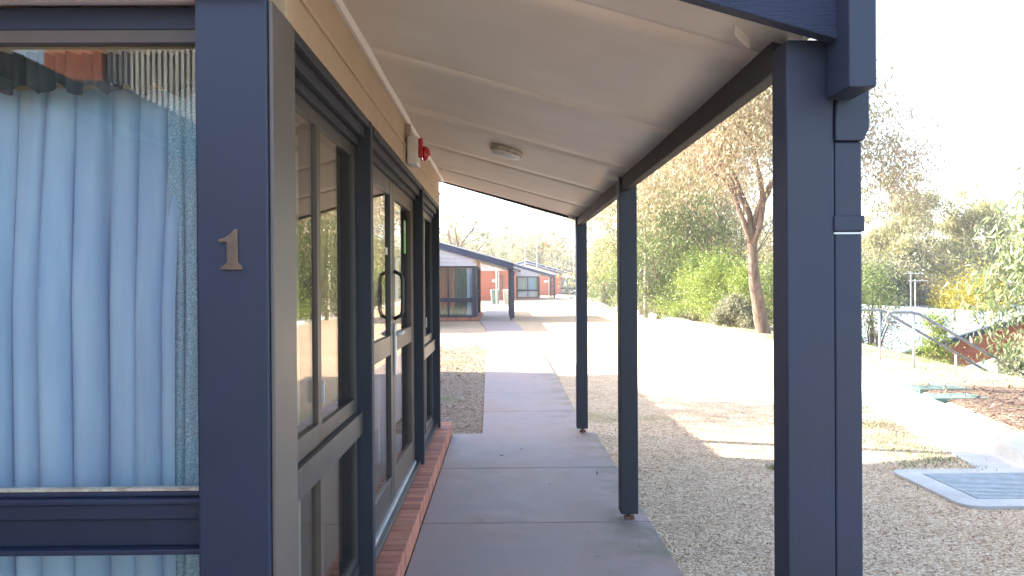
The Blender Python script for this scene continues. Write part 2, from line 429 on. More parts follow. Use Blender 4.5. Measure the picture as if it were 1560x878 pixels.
# head and sill beams on the side wall
b = MB()
for k, (x1, z0, z1) in enumerate(((-.578, 2.135, 2.168), (-.60, 2.09, 2.133), (-.625, 2.055, 2.088))):
    b.box(-.72, x1, 2.305, 3.595, z0, z1).box(-.72, x1, 3.72, 5.935, z0, z1).box(-.72, x1, 6.045, 7.455, z0, z1)
b.build('head_frame', 'dark_timber', u1, org=UN, bevel=.002)
for a, c in ((2.305, 3.595), (6.045, 7.455)): MB().box(-.72, -.60, a, c, .148, .186).box(-.72, -.635, a, c, .186, .235).build('window_sill', 'grey_aluminium', u1, org=UN)
# side windows
def side_window(y0, y1, mul, zr=(.80, .90)):
    fr = MB()
    z0, z1 = .236, 2.054
    fr.box(-.70, -.640, y0, y0 + .045, z0, z1).box(-.70, -.640, y1 - .045, y1, z0, z1)
    fr.box(-.701, -.642, y0 + .046, y1 - .046, z1 - .05, z1).box(-.702, -.615, y0, y1, zr[0], zr[1] - .004)
    fr.box(-.701, -.636, y0 + .046, mul - .003, zr[1], zr[1] + .072).box(-.702, -.640, mul + .043, y1 - .046, zr[1], zr[1] + .06)
    mu_ = MB(); mu_.box(-.703, -.640, mul, mul + .055, zr[1] + .0, z1 - .051).box(-.703, -.634, mul, mul + .05, z0, zr[0] - .002)
    fr.box(-.701, -.642, y0 + .046, y1 - .046, z0, z0 + .04)
    w = fr.build('window', 'grey_aluminium', u1, org=UN, bevel=.002); mu_.build('mullion', 'brown_frame', w, org=UN)
    for (a, c) in ((y0 + .04, mul + .01), (mul + .03, y1 - .04)):
        for (e, f) in ((z0 + .03, zr[0] + .01), (zr[1] + .05, z1 - .04)):
            g = MB().box(-.654, -.650, a, c, e, f).build('pane', 'side_glass', w, org=UN); g.matrix_parent_inverse = Matrix()
    MB().box(-.631, -.622, mul + .012, mul + .022, zr[1] + .14, zr[1] + .22).build('latch', 'galvanised', w, org=UN)
side_window(2.305, 3.597, 2.84)
side_window(6.045, 7.457, 6.70, (.86, .96))
# glazed double doors
fd = bx('door_frame', 'grey_aluminium', -.72, -.60, 3.72, 5.935, .149, .175)
bx('door_sill', 'galvanised', -.69, -.625, 3.72, 5.85, .176, .20)
def door(y0, y1, hinge):
    b = MB(); z0, z1 = .203, 2.053; s = .085
    b.box(-.705, -.640, y0, y0 + s, z0, z1).box(-.705, -.640, y1 - s, y1, z0, z1)
    b.box(-.703, -.642, y0 + s, y1 - s, z0, z0 + .15).box(-.703, -.642, y0 + s, y1 - s, 1.05, 1.16).box(-.703, -.642, y0 + s, y1 - s, z1 - .09, z1)
    d = b.build('door', 'grey_aluminium' if hinge < 0 else 'brown_frame', u1, org=UN, bevel=.003)
    MB().box(-.662, -.656, y0 + s - .01, y1 - s + .01, z0 + .14, 1.06).build('pane', 'side_glass', d, org=UN)
    MB().box(-.662, -.656, y0 + s - .01, y1 - s + .01, 1.15, z1 - .08).build('pane', 'side_glass', d, org=UN)
    return d
d1 = door(3.725, 4.775, -1); d2 = door(4.785, 5.845, 1)
MB().tube([(-.640, 4.83, 1.25), (-.60, 4.83, 1.27), (-.59, 4.83, 1.30), (-.59, 4.83, 1.48), (-.60, 4.83, 1.51), (-.640, 4.83, 1.53)], .011, 10).build('pull_handle', 'black_plastic', d2, org=UN, smooth=True)
MB().box(-.639, -.628, 4.80, 4.86, .92, 1.22).build('lock_plate', 'galvanised', d2, org=UN, bevel=.002)
MB().tube([(-.628, 4.83, 1.16), (-.61, 4.83, 1.16), (-.60, 4.85, 1.16), (-.60, 4.96, 1.165)], .009, 8).build('lever', 'galvanised', d2, org=UN, smooth=True)
MB().box(-.6555, -.6545, 5.46, 5.56, 1.66, 1.88).build('sticker', 'green_sticker', d2, org=UN)
MB().box(-.6543, -.6539, 5.475, 5.545, 1.80, 1.865).build('sticker', 'white_plastic', d2, org=UN)
MB().box(-.6555, -.6545, 5.00, 5.15, 1.36, 1.62).build('notice', 'white_plastic', d2, org=UN)
MB().box(-.6555, -.6545, 4.60, 4.68, 1.62, 1.66).build('notice', 'white_plastic', d1, org=UN)
# fascia boards under the soffit
b = MB().box(-.72, -.580, 2.226, 7.60, 2.169, 2.272); b.build('fascia', 'cream_wall', u1, org=UN, bevel=.003)
b = MB().box(-.72, -.572, 2.03, 7.60, 2.274, 2.294); b.build('cover_strip', 'cream_wall', u1, org=UN, bevel=.004)
b = MB().box(-.72, -.584, 2.03, 7.60, 2.296, 2.44); b.build('fascia', 'cream_wall', u1, org=UN, bevel=.003)
b = MB().prism([(-.583, ceil_z(-.583) - .022), (-.565, ceil_z(-.565) - .022), (-.545, ceil_z(-.545) - .007), (-.545, ceil_z(-.545) + .0), (-.583, ceil_z(-.583) - .0)], 'y', 2.02, 7.86); b.build('cornice', 'white_trim', u1, org=UN)
# soffit sheets, slightly sagging between their joints
b = MB(); js = [1.99, 2.25, 3.4, 4.55, 5.7, 6.85, 7.89]
for a, c in zip(js, js[1:]):
    nn = 8; mm = 6; o = len(b.v)
    for i in range(nn + 1):
        t = i / nn; y = a + .0025 + (c - a - .005) * t
        for j in range(mm + 1):
            x = -.9 + 1.66 * j / mm
            b.v.append((x, y, ceil_z(x) - .0028 * math.sin(math.pi * t) * (c - a) + .001 * math.sin(3 * x + a)))
    for i in range(nn):
        for j in range(mm):
            q = o + i * (mm + 1) + j; b.f.append((q, q + mm + 1, q + mm + 2, q + 1))
so = b.build('soffit', 'cream_soffit', u1, org=UN, smooth=True)
so.modifiers.new('th', 'SOLIDIFY').thickness = -.006
bpy_b = MB()
for y in js[1:-1]:
    MB().prism([(-.9, ceil_z(-.9) + .001), (.75, ceil_z(.75) + .001), (.75, ceil_z(.75) + .01), (-.9, ceil_z(-.9) + .01)], 'y', y - .02, y + .02).build('joint_strip', 'aged_rim', so, org=UN)
# posts with steel feet
for y in (2.03, 4.87, 7.76):
    p_ = bx('porch_post', 'blue_timber' if y < 3 else 'dark_timber', .695 if y > 3 else .706, .80 if y > 3 else .8255, y, y + .11, .075, ceil_z(.70) - .004 if y > 3 else 2.052, bevel=.005)
    MB().box(.725, .78, y + .03, y + .085, .036, .052).tube([(.752, y + .056, .05), (.752, y + .056, .09)], .013, 8).build('post_foot', 'rusty_steel', p_, org=UN)
    if y > 3:
        MB().hexa([(.63, y + .0, ceil_z(.63) - .045), (.70, y + .03, ceil_z(.7) - .03), (.70, y + .05, ceil_z(.7) - .03), (.63, y + .02, ceil_z(.63) - .045),
                   (.63, y + .0, ceil_z(.63) - .004), (.70, y + .03, ceil_z(.7) - .004), (.70, y + .05, ceil_z(.7) - .004), (.63, y + .02, ceil_z(.63) - .004)]).build('bracket', 'white_trim', p_, org=UN)
MB().hexa([(.60, 2.10, 2.085), (.66, 2.17, 2.07), (.66, 2.18, 2.07), (.60, 2.11, 2.085), (.60, 2.10, 2.13), (.66, 2.17, 2.115), (.66, 2.18, 2.115), (.60, 2.11, 2.13)]).build('bracket', 'white_trim', u1, org=UN)
# long eave beam between the posts
b = MB()
for a, c in ((2.145, 4.865), (4.985, 7.755)):
    b.prism([(.71, 2.0), (.757, 2.0), (.757, ceil_z(.757) - .003), (.71, ceil_z(.71) - .003)], 'y', a, c)
b.build('eave_beam', 'dark_beam', u1, org=UN, bevel=.005)
# barge boards (near and far verge)
def barge(y0, y1, zb, h, mat, xa=-7.1, xb=.803):
    f = lambda x: zb - .288 * (x - .8)
    MB().prism([(xa, f(xa)), (xb, f(xb)), (xb, f(xb) + h), (xa, f(xa) + h)], 'y', y0, y1).build('barge_board', mat, u1, org=UN, bevel=.004)
    g = lambda x: f(xa) - .288 * (xa - x)
    MB().prism([(xa * 2 - xb, f(xb)), (xa - .001, f(xa)), (xa - .001, f(xa) + h), (xa * 2 - xb, f(xb) + h)], 'y', y0, y1).build('barge_board', mat, u1, org=UN)
barge(1.95, 1.995, 2.03, .24, 'blue_rough_beam')
barge(7.90, 7.94, 2.035, .23, 'dark_timber')
# roof
def rz(x, e=2.275, xe=.86): return e + .284 * (xe - x)
def gable_roof(xe, xr, e, y0, y1, th=.05, s=.284):
    b = MB(); zr = e + s * (xe - xr)
    b.prism([(xe, e), (xr, zr), (2 * xr - xe, e), (2 * xr - xe, e + th), (xr, zr + th), (xe, e + th)], 'y', y0, y1)
    return b
gable_roof(.87, -7.1, 2.272, 1.93, 7.96).build('roof', 'pale_roof', u1, org=UN, fixn=True)
# gutter, rainwater box, downpipe
MB().prism([(.806, 2.15), (.885, 2.15), (.905, 2.265), (.895, 2.265), (.878, 2.16), (.806, 2.16)], 'y', 1.93, 7.96).build('gutter', 'blue_timber', u1, org=UN)
b = MB().hexa([(.802, 1.885, 1.90), (.866, 1.885, 1.90), (.866, 2.02, 1.90), (.802, 2.02, 1.90), (.802, 1.885, 2.27), (.866, 1.885, 2.27), (.866, 2.02, 2.27), (.802, 2.02, 2.27)])
dp = b.build('downpipe', 'blue_timber', u1, org=UN, bevel=.004)
MB().prism([(.826, 1.80), (.896, 1.80), (.91, 1.83), (.91, 1.97), (.836, 1.97), (.826, 1.85)], 'y', 2.022, 2.085).build('elbow', 'blue_timber', dp, org=UN, bevel=.003)
MB().box(.826, .894, 2.03, 2.082, .10, 1.799).build('pipe', 'blue_timber', dp, org=UN, bevel=.005)
MB().box(.822, .899, 2.024, 2.088, 1.575, 1.615).build('clip', 'blue_timber', dp, org=UN, bevel=.004)
MB().box(.823, .897, 2.0275, 2.086, 1.569, 1.5735).build('joint', 'galvanised', dp, org=UN)
# front wall: two-light window then brick, weatherboard gable above
f = MB()
f.box(-2.70, -.772, 2.14, 2.20, 2.115, 2.172).box(-2.70, -.772, 2.15, 2.21, .9, .912).box(-2.70, -.772, 2.125, 2.20, .885, .8985).box(-2.70, -.772, 2.135, 2.20, .845, .884)
f.box(-2.70, -.772, 2.15, 2.20, .772, .843).box(-2.70, -.772, 2.12, 2.20, .757, .771).box(-2.70, -.772, 2.13, 2.20, .15, .22)
f.box(-1.75, -1.68, 2.138, 2.20, .913, 2.114).box(-1.75, -1.68, 2.138, 2.20, .221, .756).box(-2.79, -2.701, 2.12, 2.22, .15, 2.172)
wf = f.build('window', 'blue_timber', u1, org=UN, bevel=.003)
MB().box(-2.70, -.772, 2.142, 2.18, 2.083, 2.1145).build('glazing_bead', 'brown_frame', wf, org=UN)
MB().box(-1.679, -.772, 2.154, 2.178, .914, .921).build('glazing_bead', 'aged_rim', wf, org=UN)
for (x0, x1) in ((-2.70, -1.75), (-1.68, -.772)):
    MB().box(x0 - .0, x1, 2.172, 2.177, .91, 2.12).build('pane', 'window_glass', wf, org=UN)
    MB().box(x0 - .0, x1, 2.172, 2.177, .21, .76).build('pane', 'window_glass', wf, org=UN)
MB().box(-11.4, -2.792, 2.15, 2.26, 0, 2.172).build('brick_wall', 'brickwork', u1, org=UN); MB().box(-11.4, -.74, 7.46, 7.57, 0, 2.172).build('brick_wall', 'brickwork', u1, org=UN)
MB().box(-2.78, -.72, 2.27, 7.44, 2.10, 2.12).build('inner_ceiling', 'interior_wall', u1, org=UN)
MB().box(-2.78, -.735, 2.23, 7.45, .10, .14).build('inner_floor', 'interior_carpet', u1, org=UN)
MB().box(-2.79, -.71, 3.66, 3.72, .145, 2.098).build('partition', 'interior_wall', u1, org=UN)
MB().box(-2.79, -.75, 7.40, 7.452, .145, 2.098).build('inner_wall', 'interior_wall', u1, org=UN)
MB().box(-2.84, -2.795, 2.27, 7.44, .145, 2.098).build('inner_wall', 'interior_wall', u1, org=UN)
# weatherboards on both gables
for (ya, yb, sgn) in ((2.06, 2.085, -1), (7.58, 7.605, 1)):
    b = MB(); z = 2.176
    while z < 4.25:
        x1 = min(-.592, .86 - (z + .17 - 2.255) / .284 + .35); x1 = min(x1, .86 - (z + .15 - 2.272) / .284)
        if z < 2.18: x1 = -.592
        x0 = -14.2 - x1
        if x1 > x0 + .2:
            lo = .014
            if sgn < 0: b.prism([(ya - lo, z), (yb, z), (yb, z + .148), (ya, z + .148)], 'x', x0, x1)
            else: b.prism([(ya, z), (yb + lo, z), (yb, z + .148), (ya, z + .148)], 'x', x0, x1)
        z += .15
    b.build('weatherboards', 'lavender_board', u1, org=UN, fixn=True)
    MB().prism([(-.735, 2.174), (-.735, 2.50), (-7.1, 4.47), (-13.6, 2.55), (-13.6, 2.174)], 'y', yb + .016 if sgn < 0 else ya - .03, yb + .04 if sgn < 0 else ya - .002).build('gable_lining', 'lavender_board', u1, org=UN, fixn=True)
MB().prism([(-.583, 2.29), (-.583, 2.44), (.70, 2.098), (.70, 2.04), (.66, 2.05)], 'y', 1.997, 2.004)  # (not linked)
# brick ledge: real bricks on edge
b = MB(); rnd = random.Random(3); y = 2.03
while y < 7.72:
    j = rnd.uniform(-.002, .002)
    b.box(-.612, -.490 + j, y, y + .0735, .03, .145 + rnd.uniform(-.002, .002)); y += .0835
x = -.62
while x > -2.8:
    b.box(x - .0735, x, 2.02, 2.135, .03, .145 + rnd.uniform(-.002, .002)); x -= .0835
b.build('brick_ledge', 'ledge_brick', u1, org=UN, bevel=.004)
MB().box(-.72, -.497, 2.04, 7.72, 0, .136).box(-2.79, -.73, 2.028, 2.145, 0, .135).build('mortar_bed', 'mortar', u1, org=UN)
# long low wing behind the porch
WX = -2.95
b = MB().box(-11.3, WX, -3.7, -3.58, 0, 2.62).box(WX - .11, WX, -3.579, 2.148, 0, 2.62).box(WX - .11, WX, 7.572, 14.2, 0, 2.62).box(-11.3, WX - .111, 14.09, 14.2, 0, 2.62).box(-11.41, -11.301, -3.7, 14.2, 0, 2.62)
b.build('wing_wall', 'brickwork', u1, org=UN)
gable_roof(-2.6, -7.1, 2.62, -3.95, 1.92, .06).build('wing_roof', 'pale_roof', u1, org=UN, fixn=True)
gable_roof(-2.6, -7.1, 2.62, 7.965, 14.45, .06).build('wing_roof', 'pale_roof', u1, org=UN, fixn=True)
for y in (-3.70, 14.19):
    MB().prism([(-3.0, 2.621), (-7.1, 3.86), (-11.2, 2.621)], 'y', y - (0.02 if y < 0 else 0), y + (.0 if y < 0 else .02)).build('wing_gable', 'lavender_board', u1, org=UN, fixn=True)
MB().prism([(-2.57, 2.58), (-7.1, 3.87), (-11.63, 2.58), (-11.63, 2.70), (-7.1, 3.99), (-2.57, 2.70)], 'y', -3.99, -3.952).build('wing_barge', 'blue_timber', u1, org=UN, fixn=True)
MB().box(-2.61, -2.50, -3.95, 1.90, 2.55, 2.66).build('wing_gutter', 'dark_timber', u1, org=UN)
# window and small fittings in the wing's front wall
w = MB().box(-4.55, -4.10, -3.76, -3.701, 1.0, 1.06).box(-4.55, -4.10, -3.76, -3.701, 2.2, 2.26).box(-4.55, -4.49, -3.76, -3.701, 1.061, 2.199).box(-4.16, -4.10, -3.76, -3.701, 1.061, 2.199).build('wing_window', 'brown_frame', u1, org=UN)
MB().box(-4.49, -4.16, -3.73, -3.702, 1.06, 2.20).build('pane', 'window_glass', w, org=UN)
MB().box(-5.05, -4.36 - .25, -3.72, -3.701, 1.62, 1.88).build('wall_plate', 'white_plastic', u1, org=UN)
MB().tube([(-3.25 - 1.2, -3.76, 0), (-3.25 - 1.2, -3.76, 2.6)], .045, 8).build('wing_downpipe', 'white_plastic', u1, org=UN, smooth=True)

# copies further along the path
units = [u1]
for (ox, oy, lab) in ((-.44, 30.3, 'second unit along the path, with its own blue porch posts and brick step'),
                      (4.1, 76, 'third brick unit, with pale roof and a two-light window, behind the wheelie bins'),
                      (10.2, 106, 'farthest brick unit, its pale gable just left of the far porch post')):
    c = copy_tree(u1); c.location = (UN[0] + ox, UN[1] + oy, 0); c['label'] = lab; units.append(c)
# building behind the photographer, seen only as a reflection in the front window
nbd = empty('neighbour_building', (-6, -7, 0), 'sunlit white battened wall with brick corner, reflected at top of the front window', 'building')
MB().prism([(-9.5, 0), (-3.2, 0), (-3.2, 3.2), (-5.5, 4.28), (-9.5, 4.28)], 'y', -7.3, -7.0).build('lower_wall', 'dark_timber', nbd, fixn=True)
MB().prism([(-6.3, 4.281), (-5.51, 4.281), (-5.51, 5.1), (-6.3, 4.7)], 'y', -7.3, -7.05).build('brick_wall', 'brickwork', nbd, fixn=True)
b = MB(); x = -5.49
while x < -3.9:
    zl = 4.32 - .5 * (x + 5.5); b.box(x, x + .042, -7.28, -7.16, zl, 6.2); x += .078
b.build('battens', 'white_plastic', nbd)
MB().box(-5.499, -3.85, -7.45, -7.33, 3.3, 6.2).build('backing_panel', 'dark_timber', nbd)

# curtains
def pleats(name, x0, x1, yc, z0, z1, per, amp, mat, label, axis='x', seed=1, cat='curtain', headmat=None, group=None):
    rnd = random.Random(seed); n = int((x1 - x0) / .006); b = MB(); ph = 0; xs = []
    w = [rnd.uniform(.7, 1.35) for _ in range(200)]; aa = [rnd.uniform(.6, 1.25) for _ in range(200)]; gg = [rnd.uniform(-1, 1) for _ in range(200)]
    zz = np.linspace(z1, z0, 22)
    for j, z in enumerate(zz):
        t = (z1 - z) / (z1 - z0)
        for i in range(n + 1):
            s = i / n * (x1 - x0) / per
            k = int(s); ff = s - k
            # gentle drift of folds towards the hem
            s2 = s + .10 * t * gg[k] * math.sin(math.pi * ff)
            ff = s2 - int(s2); k = int(s2) if s2 > 0 else 0
            # rounded ridge, sharp valley
            h = abs(math.sin(math.pi * (ff ** (1 / w[k]))))
            am = amp * aa[k] * (.45 + .55 * min(1, t * 3)) 
            off = am * (h ** .55) + .004 * math.sin(9 * s + 3 * t)
            if axis == 'x': b.v.append((x0 + (x1 - x0) * i / n + .004 * math.sin(5 * t + k) - .165 * per * math.sin(2 * math.pi * ff) * min(1, .4 + 2 * t), yc - off, z))
            else: b.v.append((yc + off, x0 + (x1 - x0) * i / n, z))
    for j in range(len(zz) - 1):
        for i in range(n):
            q = j * (n + 1) + i; b.f.append((q, q + 1, q + n + 2, q + n + 1))
    org = ((x0 + x1) / 2, yc, z0) if axis == 'x' else (yc, (x0 + x1) / 2, z0)
    o = b.build(name, mat, org=org, smooth=True); tag(o, label, cat, group)
    return o
c1 = pleats('curtain', -1.66, -.925, 2.425, .17, 2.02, .086, .125, 'curtain_blue', 'pale blue pleated curtain behind the big front window at far left', seed=5)
# dark gathered heading
hb = MB(); rnd = random.Random(2); n = 150
for z in (2.10, 2.05, 2.0):
    for i in range(n + 1):
        t = i / n; hb.v.append((-1.66 + .84 * t, 2.30 - .016 * math.sin(t * 140) - .008 * math.sin(t * 61), z - (.016 * math.sin(t * 57 + 1) if z < 2.02 else 0)))
for j in range(2):
    for i in range(n): q = j * (n + 1) + i; hb.f.append((q, q + 1, q + n + 2, q + n + 1))
o = hb.build('heading', 'curtain_heading', c1, org=tuple(c1.location), smooth=True)
pleats('curtain', -.955, -.80, 2.36, .17, 2.06, .045, .02, 'curtain_patterned', 'narrow teal lace curtain edge between pale blue curtain and corner column', seed=9)
pleats('curtain', 2.70, 3.24, -.80, .18, 2.02, .10, .05, 'curtain_white', 'white curtain behind the first side window beside the corner column', axis='y', seed=3)
pleats('curtain', 5.22, 5.68, -.80, .18, 2.02, .10, .05, 'curtain_white', 'pale curtain behind the glass of the porch door', axis='y', seed=4)
pleats('curtain', 6.5, 7.3, -.80, .18, 2.02, .10, .05, 'curtain_green', 'dark curtain behind the last side window of the porch', axis='y', seed=6)
pleats('curtain', -2.68, -1.42, 32.62, .18, 2.08, .11, .05, 'curtain_green', 'dark green curtain in the front window of the second unit', seed=7)
pleats('curtain', -1.42, -1.24, 32.58, .18, 2.08, .08, .05, 'curtain_blue', 'pale blue curtain edge in the front window of the second unit', seed=8)
pleats('curtain', 1.45, 2.35, 78.35, .95, 2.05, .12, .05, 'curtain_white', 'grey white curtain on the left side of the third unit window', seed=11)
pleats('curtain', 2.42, 3.15, 78.3, .2, 2.08, .12, .05, 'curtain_blue', 'pale blue curtain on the right side of the third unit window', seed=12)
pleats('curtain', 1.45, 2.38, 78.25, .2, .8, .12, .05, 'curtain_blue', 'pale blue curtain bottom left in the third unit window', seed=13)
pleats('curtain', 7.5, 9.4, 108.3, .2, 2.08, .14, .05, 'curtain_white', 'pale curtain in the window of the farthest unit', seed=14)

# house number
nb = empty('house_number', (-.682, 2.07, 1.49), 'bronze numeral 1 screwed to the blue corner column', 'house number')
pts = [(-.026, 0), (.030, 0), (.030, .007), (.025, .013), (.019, .018), (.018, .082), (.018, .101), (.011, .103), (.004, .094), (-.006, .086), (-.016, .080), (-.029, .077), (-.031, .071), (-.026, .069), (-.010, .070), (-.009, .018), (-.017, .012), (-.025, .006)]
MB().prism([(x - .682, z + 1.49) for x, z in pts], 'y', 2.0635, 2.0695).build('numeral', 'bronze', nb, fixn=True, bevel=.0012)
for z in (1.502, 1.577): MB().tube([(-.678, 2.0625, z), (-.678, 2.064, z)], .004, 10).build('screw', 'rusty_steel', nb)

# fire alarm strobe sounder
al = empty('alarm_sounder', (-.58, 5.02, 2.17), 'white and red alarm siren box fixed to the cream fascia under the soffit', 'alarm')
MB().box(-.5715, -.505, 4.94, 5.10, 2.175, 2.345).build('housing', 'white_plastic', al, bevel=.012)
MB().box(-.5045, -.478, 4.955, 5.085, 2.215, 2.335).build('backing', 'red_lens', al, bevel=.008)
b = MB(); rr = [(.0, .046), (.012, .045), (.024, .040), (.034, .029), (.040, .014), (.042, .001)]
b.tube([(-.478 + a, 5.02, 2.25) for a, _ in rr], [r_ for _, r_ in rr], 20); b.build('lens', 'red_lens', al, smooth=True)
MB().box(-.5835, -.556, 5.0, 5.035, 2.3455, 2.43).build('conduit', 'aged_rim', al, bevel=.004)

# round ceiling light following the slope
cl = empty('ceiling_light', (.03, 4.96, ceil_z(.03) - .012), 'round white bulkhead light with aged rim on the sloping soffit', 'light')
ang = math.atan(SL)
b = MB(); b.tube([(0, 0, 0), (0, 0, -.012), (0, 0, -.026), (0, 0, -.030)], [.098, .103, .10, .092], 36); o = b.build('rim', 'aged_rim', cl, org=(0, 0, 0), smooth=False, bevel=.002)
rr = [(-.0305, .090), (-.040, .086), (-.048, .072), (-.054, .045), (-.056, .01)]
b = MB(); b.tube([(0, 0, a) for a, _ in rr], [r_ for _, r_ in rr], 36); b.build('diffuser', 'lens_plastic', cl, org=(0, 0, 0), smooth=True)
cl.rotation_euler = (0, ang, 0)

# wheelie bins
def bin_(loc, mat, label, rotz=0):
    t = empty('wheelie_bin', (0, 0, 0), label, 'bin', 'wheelie bins by the brick wall')
    b = MB(); b.hexa([(-.24, -.26, .06), (.24, -.26, .06), (.24, .22, .06), (-.24, .22, .06), (-.29, -.34, .98), (.29, -.34, .98), (.29, .32, .98), (-.29, .32, .98)]).build('body', mat, t, bevel=.03)
    MB().prism([(-.37, .985), (.36, .985), (.36, 1.01), (.25, 1.07), (-.25, 1.07), (-.37, 1.02)], 'x', -.305, .305).build('lid', mat, t, bevel=.015)
    for s in (-1, 1): MB().tube([(s * .24, .25, .10), (s * .29, .25, .10)], .10, 18).build('wheel', 'black_plastic', t)
    MB().tube([(-.22, .38, .95), (.22, .38, .95)], .017, 8).build('handle', 'black_plastic', t)
    t.location = loc; t.rotation_euler = (0, 0, rotz); return t
bin_((-.55, 58, 0), 'green_bin_plastic', 'green wheelie bin left of the cream one, seen through the second porch', .1)
bin_((.35, 58.6, 0), 'cream_bin_plastic', 'cream wheelie bin half behind the blue posts of the second porch', -.15)
# white pole by the bins
tag(MB().tube([(-.42, 56.5, 0), (-.42, 56.5, 2.75)], .045, 10).build('white_pole', 'white_plastic', org=(-.42, 56.5, 0)), 'thin white pole standing in front of the green wheelie bin', 'pole')

# ------------------------------------------------------------------ drain, lids
dg = empty('drain_grate', (3.6, 5.68, 0), 'steel bar drain grate set in a pale concrete surround in the gravel', 'drain')
def rrect(x0, x1, y0, y1, r, n=6):
    pts = []
    for (cx, cy, a0) in ((x1 - r, y1 - r, 0), (x0 + r, y1 - r, 90), (x0 + r, y0 + r, 180), (x1 - r, y0 + r, 270)):
        for k in range(n + 1):
            a = R(a0 + 90 * k / n); pts.append((cx + r * math.cos(a), cy + r * math.sin(a)))
    return pts
o_, i_ = rrect(2.93, 4.3, 5.17, 6.22, .12), rrect(3.10, 4.08, 5.33, 6.06, .01)
b = MB(); n = len(o_)
b.v = [(x, y, .02) for x, y in o_] + [(x, y, .024) for x, y in i_] + [(x, y, -.1) for x, y in i_] + [(x, y, -.03) for x, y in o_]
for k in range(n):
    l = (k + 1) % n
    b.f += [(k, l, n + l, n + k), (n + k, n + l, 2 * n + l, 2 * n + k), (k, 3 * n + k, 3 * n + l, l)]
b.build('surround', 'kerb_concrete', dg, fixn=True)
b = MB(); y = 5.34
while y < 6.05: b.box(3.105, 4.075, y, y + .012, .0, .028); y += .036
b.build('grate_bars', 'galvanised', dg)
b = MB(); x = 3.12
while x < 4.07: b.box(x, x + .008, 5.335, 6.055, .004, .022); x += .095
b.build('cross_bars', 'galvanised', dg)
MB().box(3.09, 4.09, 5.32, 6.07, .0035, .0045).build('pit', 'black_plastic', dg)
for (x, y, l) in ((5.15, 9.35, 'green service pit lid nearest the kerb in the mulch'), (4.85 + .55, 10.15, 'green service pit lid farther from the kerb, partly covered by mulch')):
    z = gz(x, y) + .01
    MBo = MB().box(x - .32, x + .32, y - .2, y + .2, z - .05, z + .03).build('pit_lid', 'tank_green', org=(x, y, z), bevel=.01); tag(MBo, l, 'pit lid', 'service pit lids')

# mulch patch on the bank
b = MB()
for j in range(24):
    for i in range(16):
        pass
nu, nv = 22, 30
for j in range(nv + 1):
    for i in range(nu + 1):
        y = 3 + 7.6 * j / nv; u = .215 + 4.2 * i / nu
        x = float(kerbx(y)) + u; ed = min(i, nu - i, j, nv - j) / 3
        b.v.append((x, y, gz(x, y) + .012 + .03 * min(1, ed) * (1 + .5 * math.sin(i * 2.1) * math.sin(j * 1.7))))
for j in range(nv):
    for i in range(nu): q = j * (nu + 1) + i; b.f.append((q, q + 1, q + nu + 2, q + nu + 1))
tag(b.build('mulch_bed', 'mulch', smooth=True), kind='structure')

# ------------------------------------------------------------------ stairs and handrails
st = empty('outdoor_stair', (6.4, 13.6, 0), 'concrete steps going down the bank with brick landing edge', 'steps')
z0 = .03
MB().box(5.62, 6.44, 12.95, 14.3, -.3, z0).build('landing', 'kerb_concrete', st, bevel=.01)
MB().box(5.62, 6.45, 12.91, 12.947, -.3, z0 - .04).build('brick_edge', 'brickwork', st)
b = MB()
for k in range(14): b.box(6.46 + k * .29, 6.46 + (k + 1) * .29 - .002, 13.0, 14.25, z0 - .17 * (k + 1) - .35, z0 - .17 * (k + 1))
b.build('steps', 'grey_stair', st)
MB().prism([(6.46, z0 - .02), (10.6, z0 - 2.42), (10.6, z0 - 2.75), (6.46, z0 - .34)], 'y', 12.91, 12.99).build('side_stringer', 'grey_stair', st)
def rail(y, xs, lab):
    h = .93; x0 = xs; x1 = 6.5 + 4.0
    p = [(x0 + .16, y, z0 + h - .16), (x0 + .05, y, z0 + h - .155), (x0 + .0, y, z0 + h - .08), (x0 + .04, y, z0 + h - .01), (x0 + .12, y, z0 + h + .0), (6.52, y, z0 + h), (6.65, y, z0 + h - .03), (x1, y, z0 + h - .586 * (x1 - 6.59))]
    t = empty('handrail', (x0, y, z0), lab, 'handrail', 'handrails of the outdoor steps')
    MB().tube(p, .023, 10).build('rail', 'rail_steel', t, smooth=True)
    for xp in (6.56, 7.9, 9.2, 10.3):
        zt = z0 + h - .586 * max(0, xp - 6.59) - .02; MB().tube([(xp, y, zt), (xp, y, zt - .95)], .02, 8).build('baluster', 'galvanised', t, smooth=True)
rail(13.03, 6.12, 'grey metal handrail on the near side of the steps, looped at its top')
rail(14.22, 5.75, 'grey metal handrail on the far side of the steps going down the bank')

